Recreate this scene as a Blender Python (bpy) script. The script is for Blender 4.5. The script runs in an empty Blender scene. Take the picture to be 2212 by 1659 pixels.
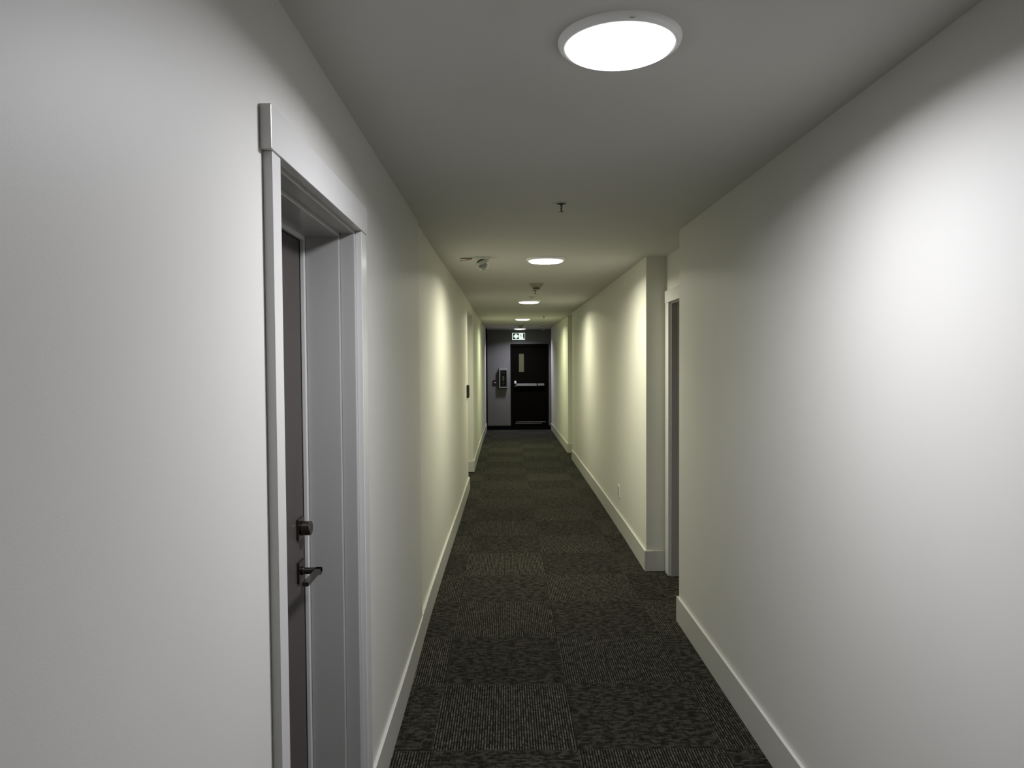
import bpy, bmesh, math, random
from mathutils import Matrix, Vector, Euler
random.seed(4)
sc = bpy.context.scene
C = sc.collection
PI = math.pi
HC = 2.408                      # ceiling height

# ------------------------------------------------------------------ camera
cam_data = bpy.data.cameras.new('camera')
cam = bpy.data.objects.new('camera', cam_data); C.objects.link(cam)
cam_data.sensor_fit = 'HORIZONTAL'; cam_data.sensor_width = 36.0
cam_data.lens = 1539.5 / 2212 * 36.0
cam_data.clip_start = 0.02; cam_data.clip_end = 100
PITCH, YAW, ROLL, CAMH = 0.0316, 0.0079, 0.0065, 1.6162
M = Matrix.Rotation(-YAW, 3, 'Z') @ Matrix.Rotation(PI/2 - PITCH, 3, 'X') @ Matrix.Rotation(-ROLL, 3, 'Z')
cam.matrix_world = Matrix.Translation((0, 0, CAMH)) @ M.to_4x4()
sc.camera = cam

# ------------------------------------------------------------------ world, exposure
w = bpy.data.worlds.new('world'); sc.world = w; w.use_nodes = True
w.node_tree.nodes['Background'].inputs['Color'].default_value = (0.5, 0.5, 0.5, 1)
w.node_tree.nodes['Background'].inputs['Strength'].default_value = 0.0
sc.view_settings.view_transform = 'Standard'
sc.view_settings.look = 'None'
sc.view_settings.gamma = 1.0
sc.view_settings.use_curve_mapping = False
sc.view_settings.exposure = 0.0
try:
    sc.cycles.max_bounces = 8; sc.cycles.diffuse_bounces = 6
    sc.cycles.use_denoising = True
except Exception: pass

# lamps: (x, y, colour, watts of the disc lamp, how brightly the diffuser glows)
LAMPS = [
    (0.290, -2.00, (1.00, 0.99, 1.06), 3.0, 2.0),
    (0.285,  1.785, (1.00, 1.00, 1.08), 26.0, 9.0),
    (0.311,  5.535, (1.00, 0.985, 0.78), 30.5, 9.0),
    (0.303,  9.366, (1.00, 0.985, 0.73), 31.0, 9.0),
    (0.308, 13.190, (0.95, 1.00, 0.62), 29.0, 9.0),
    (0.330, 17.000, (0.96, 0.94, 1.10), 20.0, 6.0),
]
SPREAD = math.radians(164)

# ------------------------------------------------------------------ materials
def mat(name, col, rough=0.6, metal=0.0, bump=0.0, bscale=200.0, var=0.0, vscale=3.0, emis=None, estr=0.0, spec=0.5, coat=0.0):
    m = bpy.data.materials.new(name); m.use_nodes = True
    nt = m.node_tree; b = nt.nodes['Principled BSDF']
    b.inputs['Base Color'].default_value = (*col, 1)
    b.inputs['Roughness'].default_value = rough
    b.inputs['Metallic'].default_value = metal
    b.inputs['Specular IOR Level'].default_value = spec
    b.inputs['Coat Weight'].default_value = coat
    if emis:
        b.inputs['Emission Color'].default_value = (*emis, 1)
        b.inputs['Emission Strength'].default_value = estr
    geo = nt.nodes.new('ShaderNodeNewGeometry')
    if var > 0:
        n = nt.nodes.new('ShaderNodeTexNoise'); n.inputs['Scale'].default_value = vscale; n.inputs['Detail'].default_value = 4
        nt.links.new(geo.outputs['Position'], n.inputs['Vector'])
        r = nt.nodes.new('ShaderNodeMapRange')
        r.inputs['From Min'].default_value = 0.3; r.inputs['From Max'].default_value = 0.7
        r.inputs['To Min'].default_value = 1 - var; r.inputs['To Max'].default_value = 1 + var
        nt.links.new(n.outputs['Fac'], r.inputs['Value'])
        v = nt.nodes.new('ShaderNodeVectorMath'); v.operation = 'SCALE'
        v.inputs[0].default_value = col
        nt.links.new(r.outputs['Result'], v.inputs['Scale'])
        nt.links.new(v.outputs[0], b.inputs['Base Color'])
    if bump > 0:
        n2 = nt.nodes.new('ShaderNodeTexNoise'); n2.inputs['Scale'].default_value = bscale; n2.inputs['Detail'].default_value = 3
        nt.links.new(geo.outputs['Position'], n2.inputs['Vector'])
        bp = nt.nodes.new('ShaderNodeBump'); bp.inputs['Strength'].default_value = bump; bp.inputs['Distance'].default_value = 0.001
        nt.links.new(n2.outputs['Fac'], bp.inputs['Height'])
        nt.links.new(bp.outputs['Normal'], b.inputs['Normal'])
    return m

WALL = mat('wall_paint', (0.60, 0.595, 0.56), 0.5, bump=0.12, bscale=260, var=0.015, vscale=1.6, spec=0.4)
WALL2 = mat('wall_paint_lighter', (0.67, 0.665, 0.60), 0.5, bump=0.12, bscale=260, var=0.015, vscale=1.6, spec=0.4)  # a little lighter and yellower than the near wall colour
CEIL = mat('ceiling_paint', (0.60, 0.595, 0.565), 0.8, bump=0.4, bscale=180, var=0.02, vscale=1.2, spec=0.2)
GREYWALL = mat('grey_end_wall', (0.150, 0.148, 0.142), 0.6, bump=0.3, bscale=220, var=0.03, vscale=2)  # much darker grey than the corridor walls
TRIM = mat('white_trim_paint', (0.54, 0.535, 0.50), 0.32, bump=0.08, bscale=90, var=0.01)
CASING = mat('door_casing_paint', (0.60, 0.597, 0.58), 0.22, bump=0.06, bscale=90, var=0.01)
JAMB = mat('steel_jamb_paint', (0.37, 0.365, 0.35), 0.28, bump=0.05, bscale=120, var=0.01)
LEAF = mat('taupe_door_paint', (0.066, 0.057, 0.052), 0.5, bump=0.1, bscale=150, var=0.03)
BLACKGAP = mat('gap_black', (0.006, 0.006, 0.006), 0.9, var=0.1)
BRONZE = mat('dark_bronze_metal', (0.13, 0.115, 0.10), 0.20, metal=1.0, var=0.08, vscale=40)
EXITDOOR = mat('black_brown_door_paint', (0.0035, 0.0029, 0.0020), 0.7, var=0.1, spec=0.03)
EXITFRAME = mat('black_frame_paint', (0.0035, 0.0031, 0.0024), 0.7, var=0.1, spec=0.03)
STEEL = mat('brushed_steel', (0.30, 0.30, 0.30), 0.5, metal=0.6, var=0.05, vscale=30)
BRIGHT = mat('near_white_metal', (0.9, 0.9, 0.92), 0.35, metal=0.2, var=0.01)
VISION = mat('glowing_vision_glass', (0.05, 0.052, 0.03), 0.35, var=0.15, vscale=5, emis=(0.30, 0.31, 0.14), estr=0.13)  # weak olive emission stands in for the lit space behind the glass
RINGP = mat('glowing_trim_plastic', (0.75, 0.75, 0.74), 0.4, var=0.01, emis=(1, 1, 0.98), estr=0.05)  # faint emission added to brighten the ring, which gets only bounced light
CABGREY = mat('cabinet_grey_enamel', (0.20, 0.20, 0.20), 0.5, var=0.02)
PLASTIC = mat('white_plastic', (0.62, 0.62, 0.60), 0.45, var=0.02, vscale=20)
GREYPLASTIC = mat('grey_plastic', (0.30, 0.30, 0.26), 0.5, var=0.04, vscale=20)
BEIGE = mat('ivory_plastic', (0.34, 0.32, 0.22), 0.5, var=0.04, vscale=20)
DARK = mat('black_plastic', (0.008, 0.008, 0.009), 0.4, var=0.1)
REDP = mat('red_enamel', (0.040, 0.008, 0.007), 0.35, var=0.05)
REDWIRE = mat('red_wire_insulation', (0.45, 0.07, 0.06), 0.5, var=0.05)
RUBBER = mat('black_rubber_mat', (0.0022, 0.0022, 0.0024), 0.95, bump=0.5, bscale=300, var=0.1, spec=0.0)
LABELP = mat('pale_label_paper', (0.42, 0.42, 0.42), 0.7, var=0.05, vscale=30)
YELLOWP = mat('yellow_label_paper', (0.30, 0.25, 0.05), 0.7, var=0.05)
SUB = mat('concrete_subfloor', (0.05, 0.05, 0.048), 0.9, var=0.15, vscale=6)
SIGNW = mat('lit_sign_white', (0.8, 0.85, 0.82), 0.5, var=0.01, emis=(0.86, 1.0, 0.93), estr=0.85)
SIGNG = mat('lit_sign_green', (0.004, 0.03, 0.018), 0.5, var=0.05, emis=(0.0, 0.5, 0.25), estr=0.01)
SIGNF = mat('sign_housing', (0.42, 0.45, 0.43), 0.5, var=0.02, emis=(0.7, 0.8, 0.75), estr=0.22)
CHROME = mat('sprinkler_metal', (0.16, 0.155, 0.13), 0.35, metal=0.8, var=0.1)

def glass_mat():
    m = bpy.data.materials.new('clear_plastic'); m.use_nodes = True
    b = m.node_tree.nodes['Principled BSDF']
    b.inputs['Base Color'].default_value = (0.9, 0.92, 0.88, 1)
    b.inputs['Roughness'].default_value = 0.12
    b.inputs['Transmission Weight'].default_value = 0.75
    b.inputs['IOR'].default_value = 1.25
    n = m.node_tree.nodes.new('ShaderNodeTexNoise'); n.inputs['Scale'].default_value = 30
    r = m.node_tree.nodes.new('ShaderNodeMapRange'); r.inputs['To Min'].default_value = 0.08; r.inputs['To Max'].default_value = 0.2
    m.node_tree.links.new(n.outputs['Fac'], r.inputs['Value']); m.node_tree.links.new(r.outputs['Result'], b.inputs['Roughness'])
    return m
CLEAR = glass_mat()
def pane_mat():
    m = bpy.data.materials.new('thin_window_pane'); m.use_nodes = True
    nt = m.node_tree; nt.nodes.clear()
    o = nt.nodes.new('ShaderNodeOutputMaterial'); mx = nt.nodes.new('ShaderNodeMixShader')
    t = nt.nodes.new('ShaderNodeBsdfTransparent'); g = nt.nodes.new('ShaderNodeBsdfGlossy')
    t.inputs['Color'].default_value = (0.9, 0.92, 0.9, 1); g.inputs['Roughness'].default_value = 0.05
    f = nt.nodes.new('ShaderNodeFresnel'); f.inputs['IOR'].default_value = 1.45
    nt.links.new(f.outputs[0], mx.inputs[0]); nt.links.new(t.outputs[0], mx.inputs[1]); nt.links.new(g.outputs[0], mx.inputs[2]); nt.links.new(mx.outputs[0], o.inputs[0])
    return m
PANE = pane_mat()

def carpet(name, axis):
    """loop-pile carpet: rows of yarn running along one axis ('Y' = along the corridor), tones streaked along the yarn"""
    m = bpy.data.materials.new(name); m.use_nodes = True
    nt = m.node_tree; b = nt.nodes['Principled BSDF']; N = nt.nodes.new; L = nt.links.new
    b.inputs['Roughness'].default_value = 0.95; b.inputs['Specular IOR Level'].default_value = 0.1
    geo = N('ShaderNodeNewGeometry'); sep = N('ShaderNodeSeparateXYZ'); L(geo.outputs['Position'], sep.inputs[0])
    across, along = ('X', 'Y') if axis == 'Y' else ('Y', 'X')
    def math_(op, a, v=None, c=None):
        n = N('ShaderNodeMath'); n.operation = op
        for i, x in enumerate((a, v, c)):
            if x is None: continue
            if isinstance(x, (int, float)): n.inputs[i].default_value = x
            else: L(x, n.inputs[i])
        return n.outputs[0]
    wob = N('ShaderNodeTexNoise'); wob.inputs['Scale'].default_value = 25; wob.inputs['Detail'].default_value = 1
    L(geo.outputs['Position'], wob.inputs['Vector'])
    a0 = math_('MULTIPLY', sep.outputs[across], 1/0.0115)
    a = math_('ADD', a0, math_('MULTIPLY', wob.outputs['Fac'], 0.25))
    idx = math_('FLOOR', a); fr = math_('FRACT', a)
    def streak(fa, fl, seed, detail, thr_lo, thr_hi):
        comb = N('ShaderNodeCombineXYZ')
        L(math_('MULTIPLY', idx, fa), comb.inputs[0]); L(math_('MULTIPLY', sep.outputs[along], fl), comb.inputs[1]); comb.inputs[2].default_value = seed
        n = N('ShaderNodeTexNoise'); n.inputs['Scale'].default_value = 1.0; n.inputs['Detail'].default_value = detail; n.inputs['Roughness'].default_value = 0.65
        L(comb.outputs[0], n.inputs['Vector'])
        r = N('ShaderNodeMapRange'); r.inputs['From Min'].default_value = thr_lo; r.inputs['From Max'].default_value = thr_hi
        L(n.outputs['Fac'], r.inputs['Value'])
        return r.outputs['Result']
    s1 = streak(0.75 if axis == 'X' else 0.9, 22.0, 3.1, 4, 0.40, 0.58)     # dashes of a few cm, shared loosely by neighbouring rows
    s2 = streak(7.3, 110.0, 9.7, 2, 0.32, 0.68)      # tuft to tuft
    tone = math_('ADD', math_('MULTIPLY', s1, MIX[axis]), math_('MULTIPLY', s2, 1-MIX[axis]))
    ridge = math_('SUBTRACT', 1.0, math_('ABSOLUTE', math_('MULTIPLY_ADD', fr, 2.0, -1.0)))     # 0 in the groove, 1 on the row
    rr = N('ShaderNodeMapRange'); rr.interpolation_type = 'SMOOTHSTEP'
    rr.inputs['From Min'].default_value = 0.15; rr.inputs['From Max'].default_value = 0.85
    rr.inputs['To Min'].default_value = GROOVE[axis]; rr.inputs['To Max'].default_value = 1.0
    L(ridge, rr.inputs['Value'])
    ramp = N('ShaderNodeValToRGB'); L(tone, ramp.inputs[0])
    e = ramp.color_ramp.elements
    e[0].position = 0.05; e[0].color = tuple(v*TONE[axis] for v in (0.008, 0.0077, 0.0066))+(1,)
    e[1].position = 0.95; e[1].color = tuple(v*TONE[axis] for v in (0.086, 0.080, 0.064))+(1,)
    k = e.new(0.45); k.color = tuple(v*TONE[axis] for v in (0.030, 0.028, 0.0225))+(1,)
    mul = N('ShaderNodeVectorMath'); mul.operation = 'SCALE'
    L(ramp.outputs[0], mul.inputs[0]); L(rr.outputs['Result'], mul.inputs['Scale'])
    oi = N('ShaderNodeObjectInfo')
    mul2 = N('ShaderNodeVectorMath'); mul2.operation = 'SCALE'
    L(mul.outputs[0], mul2.inputs[0]); L(math_('MULTIPLY_ADD', oi.outputs['Random'], 0.22, 0.89), mul2.inputs['Scale'])
    L(mul2.outputs[0], b.inputs['Base Color'])
    hgt = math_('ADD', rr.outputs['Result'], math_('MULTIPLY', s2, 0.4))
    bp = N('ShaderNodeBump'); bp.inputs['Strength'].default_value = 0.6; bp.inputs['Distance'].default_value = 0.002
    L(hgt, bp.inputs['Height']); L(bp.outputs['Normal'], b.inputs['Normal'])
    return m
GROOVE = {'Y': 0.06, 'X': 0.72}; TONE = {'Y': 1.38, 'X': 0.60}; MIX = {'Y': 0.42, 'X': 0.70}
CARPET_ALONG = carpet('loop_carpet_lengthwise', 'Y')
CARPET_CROSS = carpet('loop_carpet_crosswise', 'X')

# ------------------------------------------------------------------ mesh helpers
def bx(bm, x0, x1, y0, y1, z0, z1):
    if x0 > x1: x0, x1 = x1, x0
    if y0 > y1: y0, y1 = y1, y0
    v = [bm.verts.new(p) for p in ((x0,y0,z0),(x1,y0,z0),(x1,y1,z0),(x0,y1,z0),(x0,y0,z1),(x1,y0,z1),(x1,y1,z1),(x0,y1,z1))]
    for f in ((0,3,2,1),(4,5,6,7),(0,1,5,4),(1,2,6,5),(2,3,7,6),(3,0,4,7)):
        bm.faces.new([v[i] for i in f])

def prism(bm, poly, z0, z1):
    """closed plan polygon pulled up from z0 to z1"""
    lo = [bm.verts.new((x, y, z0)) for x, y in poly]; hi = [bm.verts.new((x, y, z1)) for x, y in poly]
    bm.faces.new(lo[::-1]); bm.faces.new(hi)
    n = len(poly)
    for i in range(n): bm.faces.new((lo[i], lo[(i+1) % n], hi[(i+1) % n], hi[i]))

def lathe(bm, prof, seg=48, mtx=Matrix()):
    """prof: [(r, z)...] turned round Z, closed with caps where r > 0 at the ends"""
    rings = []
    for r, z in prof:
        if r < 1e-6: rings.append([bm.verts.new(mtx @ Vector((0, 0, z)))])
        else: rings.append([bm.verts.new(mtx @ Vector((r*math.cos(2*PI*i/seg), r*math.sin(2*PI*i/seg), z))) for i in range(seg)])
    for a, b in zip(rings, rings[1:]):
        for i in range(seg):
            j = (i+1) % seg
            if len(a) == 1 and len(b) == 1: continue
            if len(a) == 1: bm.faces.new((a[0], b[i], b[j]))
            elif len(b) == 1: bm.faces.new((a[i], a[j], b[0]))
            else: bm.faces.new((a[i], a[j], b[j], b[i]))
    for r in (rings[0], rings[-1]):
        if len(r) > 1: bm.faces.new(r)

def tube(bm, pts, r, seg=8):
    pts = [Vector(p) for p in pts]; rings = []
    for i, p in enumerate(pts):
        t = (pts[min(i+1, len(pts)-1)] - pts[max(i-1, 0)]).normalized()
        q = t.to_track_quat('Z', 'Y')
        rings.append([bm.verts.new(p + q @ Vector((r*math.cos(2*PI*k/seg), r*math.sin(2*PI*k/seg), 0))) for k in range(seg)])
    for a, b in zip(rings, rings[1:]):
        for k in range(seg): bm.faces.new((a[k], a[(k+1) % seg], b[(k+1) % seg], b[k]))
    bm.faces.new(rings[0][::-1]); bm.faces.new(rings[-1])

def build(name, bm, material, parent=None, bevel=0.0, smooth=False, seg=2):
    bmesh.ops.recalc_face_normals(bm, faces=bm.faces)
    me = bpy.data.meshes.new(name); bm.to_mesh(me); bm.free()
    if smooth:
        for p in me.polygons: p.use_smooth = True
    me.materials.append(material)
    o = bpy.data.objects.new(name, me); C.objects.link(o)
    if parent: o.parent = parent
    if bevel:
        b = o.modifiers.new('bevel', 'BEVEL'); b.width = bevel; b.segments = seg; b.limit_method = 'ANGLE'; b.angle_limit = math.radians(40)
    if smooth:
        e = o.modifiers.new('edges', 'EDGE_SPLIT'); e.split_angle = math.radians(35)
    return o

def part(name, fn, material, parent=None, **k):
    bm = bmesh.new(); fn(bm); return build(name, bm, material, parent, **k)

def tag(o, label, cat=None, group=None, kind=None):
    o['label'] = label
    if cat: o['category'] = cat
    if group: o['group'] = group
    if kind: o['kind'] = kind
    return o

def empty(name, loc, label, cat, group=None, kind=None):
    o = bpy.data.objects.new(name, None); C.objects.link(o); o.location = loc; o.empty_display_size = 0.1
    return tag(o, label, cat, group, kind)

# ------------------------------------------------------------------ floor of carpet tiles
T = 0.6096; X0 = 0.2889; Y0 = 2.9162
floor = part('floor', lambda b: bx(b, -2.4, 1.9, -3.6, 18.2, -0.16, -0.0075), SUB)
tag(floor, 'dark charcoal carpet tile floor laid quarter turned along the corridor', 'floor', kind='structure')
AREAS = [(-0.494, 1.070, -3.2, 16.84), (1.070, 1.26, 4.37, 5.42), (1.070, 1.235, 11.70, 12.49), (-1.90, -0.494, 9.01, 10.41)]
cache = {}
for (ax0, ax1, ay0, ay1) in AREAS:
    for i in range(-4, 4):
        for k in range(-11, 24):
            x0, x1, y0, y1 = X0+i*T, X0+(i+1)*T, Y0+k*T, Y0+(k+1)*T
            cx0, cx1, cy0, cy1 = max(x0, ax0), min(x1, ax1), max(y0, ay0), min(y1, ay1)
            if cx1-cx0 < 0.02 or cy1-cy0 < 0.02: continue
            g = 0.0002
            along = (i+k) % 2 != 0
            w_, d_ = round(cx1-cx0-2*g, 4), round(cy1-cy0-2*g, 4)
            key = (w_, d_, along)
            if key not in cache:
                bm = bmesh.new(); bx(bm, 0, w_, 0, d_, -0.007, -0.0008); 
                t = 0.0008                                   # slightly crowned top with eased edges
                bm.verts.ensure_lookup_table()
                top = [f for f in bm.faces if f.calc_center_median().z > -0.001][0]
                bmesh.ops.inset_region(bm, faces=[top], thickness=t, depth=0.0008)
                bmesh.ops.recalc_face_normals(bm, faces=bm.faces)
                me = bpy.data.meshes.new('carpet_tile'); bm.to_mesh(me); bm.free()
                me.materials.append(CARPET_ALONG if along else CARPET_CROSS)
                cache[key] = me
            o = bpy.data.objects.new('carpet_tile', cache[key]); o.location = (cx0+g, cy0+g, 0)
            C.objects.link(o); o.parent = floor

# ------------------------------------------------------------------ ceiling
def f(b): bx(b, -2.4, 1.9, -3.6, 18.2, HC, HC+0.15)
tag(part('ceiling', f, CEIL), 'plain painted low corridor ceiling', 'ceiling', kind='structure')

# ------------------------------------------------------------------ walls
D1 = dict(y0=1.518, y1=2.356, zt=2.047)         # near left door opening (casing inner edges)
TH = 0.34
def f(b):
    bx(b, -0.492-TH, -0.492, -3.4, D1['y0'], 0, HC)
    bx(b, -0.492-TH, -0.492, D1['y1'], 4.06, 0, HC)
    bx(b, -0.492-TH, -0.492, D1['y0'], D1['y1'], D1['zt'], HC)
tag(part('wall_left', f, WALL), 'near left corridor wall around the taupe door', 'wall', kind='structure')
LEFT2 = [(-0.506, 4.06), (-0.505, 5.0), (-0.500, 6.0), (-0.491, 7.2), (-0.488, 8.99)]
def f(b):
    prism(b, LEFT2 + [(-0.83, 8.99), (-0.83, 4.06)], 0, HC)
tag(part('wall_left', f, WALL2), 'left corridor wall past the nearest door, up to the alcove opening', 'wall', kind='structure')
def f(b):
    bx(b, -0.83, -0.490, 8.99, 10.42, 2.272, HC)
tag(part('wall_left', f, WALL2), 'strip of left wall over the alcove opening', 'wall', kind='structure')
LEFT3 = [(-0.492, 10.42), (-0.498, 13.9), (-0.480, 16.80)]
tag(part('wall_left', lambda b: prism(b, LEFT3 + [(-0.83, 16.80), (-0.83, 10.42)], 0, HC), WALL2), 'far left corridor wall between the alcove and the end of the corridor', 'wall', kind='structure')
# alcove shell
def f(b):
    bx(b, -2.05, -0.83, 8.87, 8.99, 0, 2.272); bx(b, -2.05, -0.83, 10.42, 10.54, 0, 2.272)
    bx(b, -2.05, -1.92, 8.99, 10.42, 0, 2.272); bx(b, -2.05, -0.83, 8.87, 10.54, 2.272, HC)
tag(part('wall_alcove', f, WALL), 'walls and low soffit inside the left side alcove', 'wall', kind='structure')

RW = 1.059
tag(part('wall_right', lambda b: bx(b, RW, 1.40, -3.4, 4.355, 0, HC), WALL), 'nearest bright right corridor wall in the foreground', 'wall', kind='structure')
D2 = dict(y0=4.46, y1=5.290, zt=2.047); RB = 1.222
def f(b):
    bx(b, RB, 1.60, 4.355, D2['y0'], 0, HC); bx(b, RB, 1.60, D2['y1'], 5.425, 0, HC); bx(b, RB, 1.60, D2['y0'], D2['y1'], D2['zt'], HC)
tag(part('wall_right', f, WALL), 'set back right wall around the recessed doorway', 'wall', kind='structure')
RIGHT2 = [(1.063, 5.425), (1.0665, 5.425), (1.078, 6.4), (1.084, 8.3), (1.082, 11.69)]
tag(part('wall_right', lambda b: prism(b, [(1.60, 11.69), (1.60, 5.425)] + RIGHT2[1:], 0, HC), WALL2), 'right corridor wall with the low socket, beyond the doorway recess', 'wall', kind='structure')
tag(part('wall_right', lambda b: bx(b, 1.235, 1.60, 11.69, 12.50, 0, HC), WALL), 'back of the narrow far recess in the right wall', 'wall', kind='structure')
tag(part('wall_right', lambda b: prism(b, [(1.60, 16.80), (1.60, 12.50), (1.083, 12.50), (1.062, 16.80)], 0, HC), WALL2), 'farthest right wall, up to the corridor end', 'wall', kind='structure')
# end of the corridor
YE = 17.80
DX0, DX1, DZT = 0.106, 1.0535, 2.05            # exit door frame, outer
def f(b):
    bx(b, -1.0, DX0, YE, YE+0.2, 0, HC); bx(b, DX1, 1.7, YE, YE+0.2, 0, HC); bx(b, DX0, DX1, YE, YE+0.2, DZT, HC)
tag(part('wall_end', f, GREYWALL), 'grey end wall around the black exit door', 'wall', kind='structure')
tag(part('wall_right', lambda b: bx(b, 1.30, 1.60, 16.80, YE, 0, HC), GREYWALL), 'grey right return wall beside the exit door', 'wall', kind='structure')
tag(part('wall_back', lambda b: bx(b, -0.9, 1.5, -3.55, -3.4, 0, HC), WALL), 'closing wall behind the viewer', 'wall', kind='structure')

# ------------------------------------------------------------------ baseboards
BH, BT = 0.1575, 0.0145
def base(name, line, label, flip=1, h=BH, z0=0.001, t=BT):
    """line: wall-face plan points; board of thickness t on the corridor side (flip = +1: towards +X)"""
    def f(b):
        pts = []
        face = [(x + flip*t, y) for x, y in line]
        prism(b, line + face[::-1], z0, h)
    o = part(name, f, TRIM, bevel=0.0015)
    return tag(o, label, 'baseboard', kind='structure')
base('baseboard_left', [(-0.492, -3.39), (-0.492, 1.466)], 'white baseboard on the left wall before the near door')
base('baseboard_left', [(-0.4918, 2.437), (-0.4925, 3.2), (-0.4990, 4.058)], 'white baseboard between the near left door and the wall joint', t=0.0135)
def f(b):
    face = [(-0.488, 4.062), (-0.4905, 4.5), (-0.4885, 5.25), (-0.484, 6.1), (-0.475, 7.2), (-0.4705, 9.003)]
    prism(b, LEFT2 + face[::-1], 0.001, BH)
o = part('baseboard_left', f, TRIM, bevel=0.0015); tag(o, 'bowed white baseboard on the left wall before the alcove', 'baseboard', kind='structure')
base('baseboard_left', [(-0.492, 10.405), (-0.498, 13.9), (-0.480, 16.80)], 'white baseboard on the far left wall')
tag(part('baseboard_left', lambda b: bx(b, -1.90, -0.477, 10.4055, 10.419, 0.001, BH), TRIM, bevel=0.0015), 'short white baseboard on the far side of the alcove', 'baseboard', kind='structure')
base('baseboard_right', [(RW, -3.39), (RW, 4.370)], 'long white baseboard on the nearest right wall', flip=-1)
tag(part('baseboard_right', lambda b: bx(b, 1.0455, 1.2, 4.3555, 4.37, 0.001, BH), TRIM), 'short baseboard return on the near side of the right recess', 'baseboard', kind='structure')
base('baseboard_right', [(1.0665, 5.4115), (1.078, 6.4), (1.084, 8.3), (1.082, 11.69)], 'white baseboard on the right wall under the socket', flip=-1, t=0.0155)
tag(part('baseboard_right', lambda b: bx(b, 1.0515, 1.2035, 5.4105, 5.4245, 0.001, BH), TRIM, bevel=0.0015), 'short white baseboard on the return beside the recessed doorway', 'baseboard', kind='structure')
base('baseboard_right', [(1.083, 12.486), (1.062, 16.80)], 'white baseboard on the farthest right wall', flip=-1)
tag(part('baseboard_right', lambda b: bx(b, 1.070, 1.234, 12.4855, 12.4995, 0.001, BH), TRIM, bevel=0.0015), 'short white baseboard on the far recess return', 'baseboard', kind='structure')
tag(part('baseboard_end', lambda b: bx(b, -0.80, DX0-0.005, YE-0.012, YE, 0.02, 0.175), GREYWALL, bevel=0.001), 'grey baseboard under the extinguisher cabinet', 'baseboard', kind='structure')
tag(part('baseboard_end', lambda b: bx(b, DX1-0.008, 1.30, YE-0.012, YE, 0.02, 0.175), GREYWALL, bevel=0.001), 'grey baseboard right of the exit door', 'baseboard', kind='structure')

# ------------------------------------------------------------------ apartment doors in deep steel jambs
def door_unit(name, xw, s, d, label, casing_t=0.020, widths=(0.054, 0.078), near_out=None, far_out=None, hand=True):
    """s = -1: the wall lies towards -X (left wall). depth dd > 0 runs into the wall."""
    y0, y1, zt = d['y0'], d['y1'], d['zt']
    root = empty(name, (xw, (y0+y1)/2, 0), label, 'door', kind='structure')
    root.location = (0, 0, 0)
    def X(dd): return xw + s*dd
    no = y0 - widths[0]; fo = y1 + widths[1]
    part('door_casing', lambda b: bx(b, X(-casing_t), X(0.0), no, y0, 0.001, zt), CASING, root, bevel=0.0015)
    part('door_casing', lambda b: bx(b, X(-casing_t), X(0.0), y1, fo, 0.001, zt), CASING, root, bevel=0.0015)
    part('door_header', lambda b: bx(b, X(-casing_t-0.004), X(0.0), no-0.016, fo+0.004, zt+0.0005, zt+0.090), CASING, root, bevel=0.002)
    e1, e2, e3 = 0.014, 0.026, 0.050            # how far each step of the jamb stands into the opening
    def ring(b, dd0, dd1, e):
        bx(b, X(dd0), X(dd1), y1-e, y1, 0.001, zt); bx(b, X(dd0), X(dd1), y0, y0+e, 0.001, zt)
        bx(b, X(dd0), X(dd1), y0+e, y1-e, zt-e+0.004, zt)
    part('door_jamb', lambda b: ring(b, 0.0015, 0.048, e1), JAMB, root, bevel=0.0015)
    part('door_jamb', lambda b: ring(b, 0.0483, 0.158, e2), JAMB, root, bevel=0.003)
    part('door_stop', lambda b: ring(b, 0.1583, 0.172, e2+0.014), CASING, root, bevel=0.002)
    part('door_gap', lambda b: ring(b, 0.1723, 0.215, e2+0.014), BLACKGAP, root)
    l0, l1, lz = y0+e2+0.019, y1-e2-0.019, zt-e2-0.012
    leaf = part('door_leaf', lambda b: bx(b, X(0.172), X(0.214), l0, l1, 0.008, lz), LEAF, root, bevel=0.0015)
    part('door_back', lambda b: bx(b, X(0.216), X(0.226), y0, y1, 0.001, zt), BLACKGAP, root)
    if hand:
        yc = l1 - 0.048; xf = 0.172                # hardware on the latch side, near the far jamb
        for (zc, nm) in ((1.089, 'deadbolt'), (0.952, 'door_lever')):
            def f(b):
                bx(b, X(xf-0.0085), X(xf), yc-0.033, yc+0.033, zc-0.033, zc+0.033)
            pl = part(nm, f, BRONZE, leaf, bevel=0.0012)
            bm = bmesh.new()
            R = Matrix.Translation((X(xf-0.0085), yc, zc)) @ Matrix.Rotation(-s*PI/2, 4, 'Y')
            if nm == 'deadbolt':
                lathe(bm, [(0.0225, 0), (0.0225, 0.028), (0.0205, 0.0305), (0.0, 0.0305)], 32, R)
            else:
                lathe(bm, [(0.014, 0), (0.014, 0.005), (0.0108, 0.006), (0.0108, 0.044)], 28, R)
                xa, xb = X(xf-0.051), X(xf-0.069)
                bx(bm, xa, xb, yc-0.150, yc+0.013, zc-0.004, zc+0.009)
                bx(bm, X(xf-0.045), xb, yc-0.011, yc+0.013, zc-0.010, zc+0.009)
            # join the turned piece to its plate: one object per lock
            me = pl.data; b2 = bmesh.new(); b2.from_mesh(me)
            tmp = bpy.data.meshes.new('tmp'); bmesh.ops.recalc_face_normals(bm, faces=bm.faces); bm.to_mesh(tmp); bm.free(); b2.from_mesh(tmp)
            b2.to_mesh(me); b2.free(); bpy.data.meshes.remove(tmp)
    return root
door_unit('door_1', -0.492, -1, D1, 'taupe apartment door with dark lever in a deep white frame, near left')
door_unit('door_2', RB, 1, D2, 'doorway with white casing in the recess of the right wall', casing_t=0.018, widths=(0.08, 0.098), hand=False)

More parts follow.
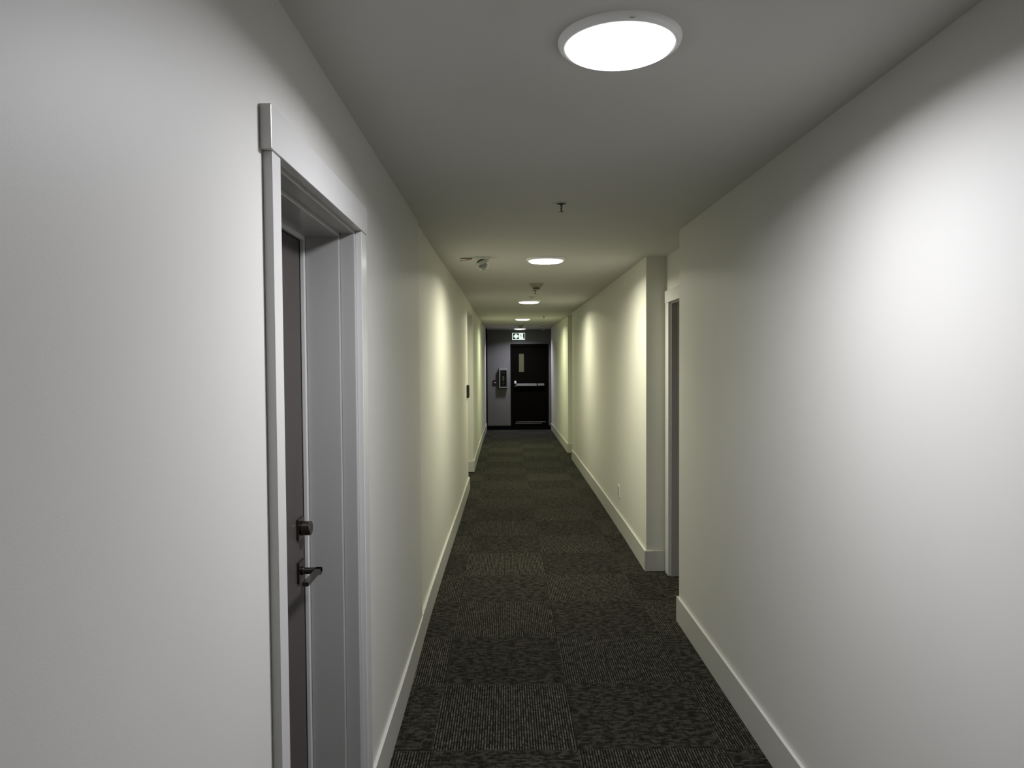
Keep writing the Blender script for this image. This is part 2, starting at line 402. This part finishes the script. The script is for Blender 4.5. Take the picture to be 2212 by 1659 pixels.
# ------------------------------------------------------------------ exit door at the end
door3 = empty('door_3', (0, 0, 0), 'black exit door with narrow window and silver push bar at corridor end', 'door', kind='structure')
def f(b):
    bx(b, DX0, DX0+0.060, YE-0.012, YE+0.14, 0.02, DZT); bx(b, DX1-0.066, DX1, YE-0.012, YE+0.14, 0.02, DZT)
    bx(b, DX0+0.060, DX1-0.066, YE-0.012, YE+0.14, DZT-0.062, DZT)
part('door_frame', f, EXITFRAME, door3, bevel=0.002)
LX0, LX1, LZ = DX0+0.063, DX1-0.069, DZT-0.065
GX0, GX1, GZ0, GZ1 = 0.3184, 0.4427, 1.35, 1.81
def f(b):
    ya, yb = YE+0.03, YE+0.075
    bx(b, LX0, GX0, ya, yb, 0.035, LZ); bx(b, GX1, LX1, ya, yb, 0.035, LZ)
    bx(b, GX0, GX1, ya, yb, 0.035, GZ0); bx(b, GX0, GX1, ya, yb, GZ1, LZ)
leaf3 = part('door_leaf', f, EXITDOOR, door3)
def f(b):
    ya, yb, t = YE+0.024, YE+0.031, 0.012
    bx(b, GX0-t, GX1+t, ya, yb, GZ0-t, GZ0); bx(b, GX0-t, GX1+t, ya, yb, GZ1, GZ1+t)
    bx(b, GX0-t, GX0, ya, yb, GZ0, GZ1); bx(b, GX1, GX1+t, ya, yb, GZ0, GZ1)
part('window_bead', f, EXITFRAME, leaf3)
part('window_glass', lambda b: bx(b, GX0, GX1, YE+0.045, YE+0.052, GZ0, GZ1), VISION, leaf3)
def f(b):
    bx(b, 0.200, 0.757, YE-0.055, YE-0.015, 1.005, 1.062)
    bx(b, 0.200, 0.245, YE-0.055, YE+0.03, 0.995, 1.066)
part('push_bar', f, STEEL, leaf3, bevel=0.003)
part('push_bar_end', lambda b: bx(b, 0.786, 0.945, YE-0.05, YE+0.03, 1.008, 1.060), STEEL, leaf3, bevel=0.003)
part('push_bar_joint', lambda b: bx(b, 0.757, 0.786, YE-0.045, YE+0.03, 1.012, 1.056), DARK, leaf3)
part('latch_head', lambda b: bx(b, 0.199, 0.248, YE-0.058, YE+0.03, 1.067, 1.130), BRIGHT, leaf3, bevel=0.006)  # near-white colour puts a bright reflection into the latch head
part('door_sweep', lambda b: bx(b, 0.235, LX1-0.008, YE+0.012, YE+0.03, 0.092, 0.106), STEEL, leaf3, bevel=0.002)
part('door_sweep', lambda b: bx(b, 0.220, LX1-0.10, YE+0.018, YE+0.03, 0.058, 0.066), STEEL, leaf3)
part('threshold', lambda b: bx(b, DX0+0.06, DX1-0.066, YE-0.01, YE+0.1, 0.001, 0.030), EXITFRAME, door3)
part('door_back', lambda b: bx(b, DX0, DX1, YE+0.15, YE+0.16, 0.0, DZT), BLACKGAP, door3)

# black framed doorway in the left wall at the very end, seen edge on
door4 = empty('door_4', (0, 0, 0), 'black framed side doorway seen edge on at the far left end', 'door', kind='structure')
def f(b):
    bx(b, -0.60, -0.451, 16.815, 16.885, 0.001, HC-0.012); bx(b, -0.60, -0.470, 17.70, 17.78, 0.001, HC-0.012)
    bx(b, -0.60, -0.470, 16.885, 17.70, 2.07, HC-0.012)
part('door_frame', f, EXITFRAME, door4, bevel=0.002)
part('door_leaf', lambda b: bx(b, -0.58, -0.54, 16.89, 17.695, 0.01, 2.065), EXITDOOR, door4)
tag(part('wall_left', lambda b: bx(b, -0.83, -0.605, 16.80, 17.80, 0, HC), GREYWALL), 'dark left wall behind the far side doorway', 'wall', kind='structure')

# black mat before the exit door
tag(part('door_mat', lambda b: bx(b, -0.44, 1.055, 16.86, 17.77, 0.0, 0.010), RUBBER, bevel=0.003), 'black rubber mat before the exit door', 'mat')
tag(part('floor', lambda b: bx(b, -0.605, 1.30, 16.845, YE+0.14, -0.0072, -0.0005), RUBBER), 'black vinyl floor strip at the corridor end', 'floor', kind='structure')

# ------------------------------------------------------------------ round ceiling lamps
def lamp_meshes():
    bm = bmesh.new()
    lathe(bm, [(0.1515, 0.0), (0.1520, -0.003), (0.1500, -0.0105), (0.1450, -0.0150), (0.1380, -0.0175), (0.1355, -0.0165), (0.1355, -0.006), (0.120, -0.004), (0.0, -0.004)], 96)
    R = build('trim_ring', bm, RINGP, smooth=True)
    bm = bmesh.new()
    lathe(bm, [(0.1350, -0.010), (0.1345, -0.0165), (0.1300, -0.0225), (0.120, -0.0270), (0.100, -0.0300), (0.06, -0.0322), (0.0, -0.0330)], 96)
    D = build('diffuser', bm, PLASTIC, smooth=True)
    return R, D
ring0, diff0 = lamp_meshes()
NAMES = ['white round ceiling lamp behind the viewer', 'nearest and largest glowing round ceiling lamp', 'second glowing round ceiling lamp, beside the drooping wired sensor',
         'third glowing round ceiling lamp, just beyond the conical detector', 'fourth glowing round ceiling lamp, greenish white', 'farthest round ceiling lamp, just over the exit sign']
for n, (x, y, col, watts, glow) in enumerate(LAMPS):
    root = empty('ceiling_lamp', (x, y, HC), NAMES[n], 'lamp', 'round ceiling lamps')
    r = ring0 if n == 0 else ring0.copy()
    d = diff0 if n == 0 else diff0.copy()
    if n: C.objects.link(r); C.objects.link(d)
    d.data = diff0.data.copy()
    m = mat('diffuser_glow', (0.8, 0.8, 0.8), 0.5, var=0.002, emis=(0.5+0.5*col[0], 0.5+0.5*col[1], 0.5+0.5*col[2]), estr=glow)
    nt = m.node_tree; b_ = nt.nodes['Principled BSDF']        # the lit disc fades towards its rim, as edge-fed diffusers do
    tc = nt.nodes.new('ShaderNodeTexCoord'); ln = nt.nodes.new('ShaderNodeVectorMath'); ln.operation = 'LENGTH'
    mr = nt.nodes.new('ShaderNodeMapRange'); mr.interpolation_type = 'SMOOTHSTEP'
    mr.inputs['From Min'].default_value = 0.137; mr.inputs['From Max'].default_value = 0.122
    mr.inputs['To Min'].default_value = 0.30; mr.inputs['To Max'].default_value = glow
    nt.links.new(tc.outputs['Object'], ln.inputs[0]); nt.links.new(ln.outputs['Value'], mr.inputs['Value'])
    nt.links.new(mr.outputs['Result'], b_.inputs['Emission Strength'])
    d.data.materials.clear(); d.data.materials.append(m)
    r.parent = root; d.parent = root
    if n <= 1:
        bm = bmesh.new(); lathe(bm, [(0.0055, 0.0), (0.0055, -0.0012), (0.0042, -0.0016), (0.0, -0.0016)], 20, Matrix.Translation((0.006, -0.1465, -0.0135)) @ Matrix.Rotation(0.5, 4, 'X'))
        build('screw_cap', bm, GREYPLASTIC, root, smooth=True)
    ld = bpy.data.lights.new('disc_light', 'AREA'); ld.shape = 'DISK'; ld.size = 0.262; ld.energy = watts; ld.color = col; ld.spread = SPREAD if n < 5 else math.radians(146)
    lo = bpy.data.objects.new('disc_light', ld); C.objects.link(lo); lo.parent = root; lo.location = (0, 0, -0.0345)

# ------------------------------------------------------------------ sprinklers
def sprinkler(x, y, label):
    root = empty('sprinkler', (x, y, HC), label, 'sprinkler', 'pendent sprinklers along the ceiling')
    bm = bmesh.new(); lathe(bm, [(0.041, 0.0), (0.040, -0.003), (0.033, -0.0045), (0.026, -0.0035), (0.0255, -0.001), (0.0, -0.001)], 40)
    build('escutcheon', bm, PLASTIC, root, smooth=True)
    bm = bmesh.new(); lathe(bm, [(0.0245, -0.0012), (0.0245, -0.0040), (0.012, -0.0060), (0.0, -0.0060)], 32)
    build('cup', bm, DARK, root, smooth=True)
    bm = bmesh.new()
    lathe(bm, [(0.007, -0.006), (0.007, -0.012), (0.0022, -0.014), (0.0022, -0.034), (0.006, -0.040), (0.0, -0.0405)], 20)
    for a in (0, PI):
        tube(bm, [(0.0050*math.cos(a), 0.0050*math.sin(a), -0.010), (0.0042*math.cos(a), 0.0042*math.sin(a), -0.024), (0.0015*math.cos(a), 0.0015*math.sin(a), -0.039)], 0.0014, 6)
    build('frame', bm, CHROME, root, smooth=True)
    bm = bmesh.new(); lathe(bm, [(0.0, -0.0405), (0.013, -0.0415), (0.0135, -0.0430), (0.0, -0.0435)], 24)
    build('deflector', bm, CHROME, root, smooth=True)
sprinkler(0.282, 3.60, 'nearest small sprinkler, between the first two ceiling lamps')
sprinkler(0.327, 7.95, 'thin sprinkler just beyond the conical smoke detector')
sprinkler(0.668, 12.55, 'far small sprinkler right of the fourth ceiling lamp')

# ------------------------------------------------------------------ conical detectors
def detector(x, y, label, tri=True):
    root = empty('smoke_detector', (x, y, HC), label, 'smoke detector', 'conical smoke detectors on the ceiling')
    bm = bmesh.new(); lathe(bm, [(0.077, 0.0), (0.077, -0.004), (0.066, -0.010), (0.058, -0.022), (0.052, -0.034), (0.043, -0.040), (0.0, -0.040)], 48)
    build('detector_base', bm, BEIGE, root, smooth=True)
    bm = bmesh.new(); lathe(bm, [(0.032, -0.0402), (0.032, -0.052), (0.0, -0.052)], 32)
    build('chamber', bm, DARK, root, smooth=True)
    bm = bmesh.new(); lathe(bm, [(0.040, -0.0522), (0.041, -0.056), (0.025, -0.060), (0.0, -0.061)], 40)
    build('cap', bm, BEIGE, root, smooth=True)
detector(0.314, 7.32, 'ivory conical smoke detector on the ceiling before the third lamp')
detector(0.322, 15.60, 'small conical smoke detector before the farthest lamp')

# ------------------------------------------------------------------ drooping sensors
def sensor(x, y, label, wires=True, tilt=(0.10, 0.42)):
    root = empty('ceiling_sensor', (x, y, HC), label, 'sensor', 'drooping ceiling sensors')
    bm = bmesh.new(); lathe(bm, [(0.066, 0.0), (0.068, -0.004), (0.066, -0.013), (0.058, -0.018), (0.0, -0.018)], 48)
    build('mounting_base', bm, PLASTIC, root, smooth=True)
    Rm = Matrix.Translation((0.0, 0, -0.024)) @ Matrix.Rotation(-tilt[1], 4, 'Y') @ Matrix.Rotation(-tilt[0], 4, 'X')
    bm = bmesh.new(); lathe(bm, [(0.037, 0.002), (0.0395, -0.004), (0.0395, -0.009), (0.0, -0.009)], 40, Rm)
    build('black_collar', bm, DARK, root, smooth=True)
    bm = bmesh.new(); lathe(bm, [(0.042, -0.0095), (0.045, -0.015), (0.0455, -0.034), (0.044, -0.036), (0.0, -0.036)], 48, Rm)
    body = build('sensor_body', bm, PLASTIC, root, smooth=True)
    bm = bmesh.new()
    lathe(bm, [(0.0442, -0.0365)] + [(0.0435*math.cos(a), -0.042-0.036*math.sin(a)) for a in [i*PI/2/9 for i in range(10)]][:-1] + [(0.0, -0.078)], 48, Rm)
    build('clear_dome', bm, CLEAR, root, smooth=True)
    bm = bmesh.new(); lathe(bm, [(0.026, -0.0363), (0.026, -0.052), (0.018, -0.060), (0.0, -0.060)], 32, Rm)
    build('sensor_lens', bm, GREYPLASTIC, root, smooth=True)
    bm = bmesh.new(); lathe(bm, [(0.0, -0.0), (0.013, -0.003), (0.015, -0.010), (0.010, -0.016), (0.0, -0.018)], 24, Rm @ Matrix.Translation((0.029, -0.010, -0.049)))
    build('bright_lens', bm, BRIGHT, root, smooth=True)
    bm = bmesh.new(); bx(bm, -0.032, -0.020, -0.047, -0.040, -0.050, -0.042); bm.transform(Rm)
    build('dark_notch', bm, DARK, root)
    if wires:
        bm = bmesh.new(); tube(bm, [(-0.066, 0.0, -0.006), (-0.10, 0.01, -0.003), (-0.125, 0.012, -0.003), (-0.158, 0.014, -0.003)], 0.0030, 8)
        build('black_wire', bm, DARK, root, smooth=True)
        bm = bmesh.new(); tube(bm, [(-0.066, 0.0, -0.008), (-0.085, 0.02, -0.010), (-0.115, 0.035, -0.012)], 0.0028, 8)
        build('red_wire', bm, REDWIRE, root, smooth=True)
        bm = bmesh.new(); tube(bm, [(-0.115, 0.035, -0.012), (-0.145, 0.06, -0.014), (-0.168, 0.08, -0.015)], 0.0028, 8)
        build('bare_wire_end', bm, GREYPLASTIC, root, smooth=True)
sensor(-0.186, 5.46, 'white domed ceiling sensor hanging tilted with loose red and black wires')
sensor(0.815, 15.80, 'far domed ceiling sensor without wires, near the right wall', wires=False, tilt=(0.1, 0.05))

# small pyramid for an unidentified triangular shape before the third lamp
bm = bmesh.new(); lathe(bm, [(0.050, 0.0), (0.050, -0.004), (0.0, -0.042)], 4, Matrix.Rotation(PI/4, 4, 'Z'))
o = build('ceiling_sensor', bm, PLASTIC); o.location = (0.315, 8.75, HC)
tag(o, 'small grey pyramid just in front of the third lamp', 'sensor')

# ------------------------------------------------------------------ wall things
# low socket on the right wall
sk = empty('wall_socket', (1.079, 6.83, 0.36), 'white socket plate low on the right wall', 'socket')
def f(b): bx(b, -0.006, 0.0015, -0.056, 0.056, -0.060, 0.060)
part('cover_plate', f, PLASTIC, sk, bevel=0.002)
for z in (-0.022, 0.022):
    part('outlet', lambda b: bx(b, -0.008, -0.0062, -0.018, 0.018, z-0.014, z+0.014), GREYPLASTIC, sk, bevel=0.003)
# black reader at the alcove corner
cr = empty('card_reader', (-0.488, 8.84, 1.25), 'black box shaped reader on the left wall at the alcove corner', 'card reader')
part('reader_body', lambda b: bx(b, 0.0, 0.026, -0.10, 0.06, -0.078, 0.078), DARK, cr, bevel=0.004)
part('reader_face', lambda b: bx(b, 0.0263, 0.0285, -0.085, 0.045, -0.06, 0.06), DARK, cr, bevel=0.001)
# fire horn at the end of the left wall
fh = empty('fire_horn', (-0.470, 17.2, 2.18), 'dark red fire horn high at the far left end', 'fire horn')
part('horn_box', lambda b: bx(b, -0.0, 0.030, -0.06, 0.06, -0.10, 0.11), REDP, fh, bevel=0.004)
bm = bmesh.new(); lathe(bm, [(0.045, 0), (0.038, 0.010), (0.0, 0.012)], 24, Matrix.Translation((0.0302, 0, 0.03)) @ Matrix.Rotation(PI/2, 4, 'Y'))
build('horn_grille', bm, DARK, fh, smooth=True)
# pull station on the end wall
ps = empty('pull_station', (-0.285, YE, 1.103), 'small dark red pull station left of the extinguisher cabinet', 'fire alarm')
part('station_body', lambda b: bx(b, -0.043, 0.043, -0.035, 0, -0.057, 0.057), REDP, ps, bevel=0.003)
part('pull_handle', lambda b: bx(b, -0.026, 0.026, -0.043, -0.0352, -0.020, -0.004), LABELP, ps, bevel=0.002)
part('station_window', lambda b: bx(b, -0.034, 0.034, -0.037, -0.0352, 0.006, 0.046), DARK, ps)

# extinguisher cabinet with its extinguisher
CX0, CX1, CZ0, CZ1, CD = -0.178, 0.024, 0.966, 1.458, 0.115
WX0, WX1, WZ0, WZ1 = -0.153, 0.0085, 0.990, 1.400
cab = empty('extinguisher_cabinet', (0, 0, 0), 'pale framed extinguisher cabinet with glass front on the end wall', 'cabinet')
def f(b):
    t = 0.006
    bx(b, CX0, CX1, YE-CD, YE, CZ0, CZ0+t); bx(b, CX0, CX1, YE-CD, YE, CZ1-t, CZ1)
    bx(b, CX0, CX0+t, YE-CD, YE, CZ0+t, CZ1-t); bx(b, CX1-t, CX1, YE-CD, YE, CZ0+t, CZ1-t)
part('cabinet_body', f, CABGREY, cab)
part('cabinet_back', lambda b: bx(b, CX0+0.006, CX1-0.006, YE-0.008, YE-0.001, CZ0+0.006, CZ1-0.006), DARK, cab)
def f(b):
    ya, yb = YE-CD-0.014, YE-CD-0.0005
    bx(b, CX0, CX1, ya, yb, WZ1, CZ1); bx(b, CX0, CX1, ya, yb, CZ0, WZ0)
    bx(b, CX0, WX0, ya, yb, WZ0, WZ1); bx(b, WX1, CX1, ya, yb, WZ0, WZ1)
cd = part('cabinet_door', f, CABGREY, cab)
part('glass_pane', lambda b: bx(b, WX0, WX1, YE-CD-0.009, YE-CD-0.006, WZ0, WZ1), PANE, cd)
part('door_latch', lambda b: bx(b, -0.080, -0.072, YE-CD-0.018, YE-CD-0.0145, 1.424, 1.434), DARK, cd)
ex = empty('fire_extinguisher', (-0.080, YE-0.062, 0.975), 'dark red extinguisher standing inside the glass fronted cabinet', 'extinguisher')
bm = bmesh.new(); lathe(bm, [(0.040, 0.0), (0.046, 0.006), (0.046, 0.27), (0.040, 0.295), (0.022, 0.312), (0.016, 0.318), (0.016, 0.33), (0.0, 0.33)], 36)
build('cylinder', bm, REDP, ex, smooth=True)
def f(b):
    for i in range(12):
        a0, a1 = [(-PI/2 - 0.7 + 1.4*k/12) for k in (i, i+1)]
        r0, r1 = 0.0465, 0.0475
        vs = [b.verts.new((r*math.cos(a), r*math.sin(a), z)) for z in (0.16, 0.285) for a, r in ((a0, r0), (a1, r0), (a1, r1), (a0, r1))]
        for q in ((0,1,2,3), (4,7,6,5), (0,4,5,1), (2,6,7,3), (1,5,6,2), (0,3,7,4)): b.faces.new([vs[j] for j in q])
part('paper_label', f, LABELP, ex)
def f(b): 
    for i in range(12):
        a0, a1 = [(-PI/2 - 0.8 + 1.6*k/12) for k in (i, i+1)]
        vs = [b.verts.new((r*math.cos(a), r*math.sin(a), z)) for z in (0.085, 0.108) for a, r in ((a0, 0.0465), (a1, 0.0465), (a1, 0.0475), (a0, 0.0475))]
        for q in ((0,1,2,3), (4,7,6,5), (0,4,5,1), (2,6,7,3), (1,5,6,2), (0,3,7,4)): b.faces.new([vs[j] for j in q])
part('yellow_band', f, YELLOWP, ex)
def f(b):
    tube(b, [(0.0, 0, 0.332), (0.012, -0.002, 0.352), (0.045, -0.006, 0.372)], 0.006, 8)
    tube(b, [(-0.005, 0, 0.338), (0.03, -0.002, 0.342), (0.06, -0.004, 0.334)], 0.005, 8)
part('squeeze_handle', f, LABELP, ex, smooth=True)
part('hose', lambda b: tube(b, [(-0.012, 0, 0.335), (-0.045, -0.005, 0.33), (-0.058, -0.005, 0.29), (-0.059, -0.005, 0.15)], 0.007, 8), DARK, ex, smooth=True)

# ------------------------------------------------------------------ lit exit sign over the door (left arrow + running figure)
SX0, SX1, SZ0, SZ1 = 0.1475, 0.4755, 2.147, 2.328
sg = empty('exit_sign', (0, 0, 0), 'lit green and white exit sign with left arrow over the door', 'sign')
SY = YE-0.048
part('sign_housing', lambda b: bx(b, SX0, SX1, SY, YE-0.0005, SZ0, SZ1), SIGNF, sg, bevel=0.004)
part('sign_face', lambda b: bx(b, SX0+0.008, SX1-0.008, SY-0.003, SY-0.0003, SZ0+0.006, SZ1-0.008), SIGNW, sg)
def flat(pts, y0, y1):
    def f(b):
        lo = [b.verts.new((x, y0, z)) for x, z in pts]; hi = [b.verts.new((x, y1, z)) for x, z in pts]
        b.faces.new(lo); b.faces.new(hi[::-1]); n = len(pts)
        for i in range(n): b.faces.new((lo[i], hi[i], hi[(i+1) % n], lo[(i+1) % n]))
    return f
def rect(x0, x1, z0, z1): return [(x0, z0), (x1, z0), (x1, z1), (x0, z1)]
gx0, gx1, gz0, gz1 = SX0+0.024, SX0+0.172, SZ0+0.024, SZ1-0.014
part('green_field', flat(rect(gx0, gx1, gz0, gz1), SY-0.0042, SY-0.0032), SIGNG, sg)
ac = (gz0+gz1)/2; ax = gx0+0.010
arrow = [(ax, ac), (ax+0.056, ac+0.062), (ax+0.092, ac+0.062), (ax+0.074, ac+0.034), (ax+0.112, ac+0.034), (ax+0.128, ac+0.020),
         (ax+0.128, ac-0.020), (ax+0.112, ac-0.034), (ax+0.074, ac-0.034), (ax+0.092, ac-0.062), (ax+0.056, ac-0.062)]
part('arrow', flat(arrow, SY-0.0055, SY-0.0044), SIGNW, sg)
# right half: white doorway, dark strip beside it, small running figure
part('green_strip', flat([(SX1-0.052, gz1), (SX1-0.014, gz1), (SX1-0.014, gz0), (SX1-0.040, gz0), (SX1-0.040, gz0+0.022), (SX1-0.052, gz0+0.045)], SY-0.0042, SY-0.0032), SIGNG, sg)
fx = SX0+0.222; fz = gz1-0.040
fig = [(fx-0.012, fz+0.002), (fx+0.004, fz+0.004), (fx+0.010, fz-0.014), (fx+0.016, fz-0.034), (fx+0.010, fz-0.052), (fx+0.004, fz-0.052), (fx+0.006, fz-0.036), (fx-0.004, fz-0.020)]
part('running_figure', flat(fig, SY-0.0042, SY-0.0032), SIGNG, sg)
hd = [(fx-0.010+0.0065*math.cos(a*PI/6), fz+0.012+0.0065*math.sin(a*PI/6)) for a in range(12)]
part('figure_head', flat(hd, SY-0.0042, SY-0.0032), SIGNG, sg)
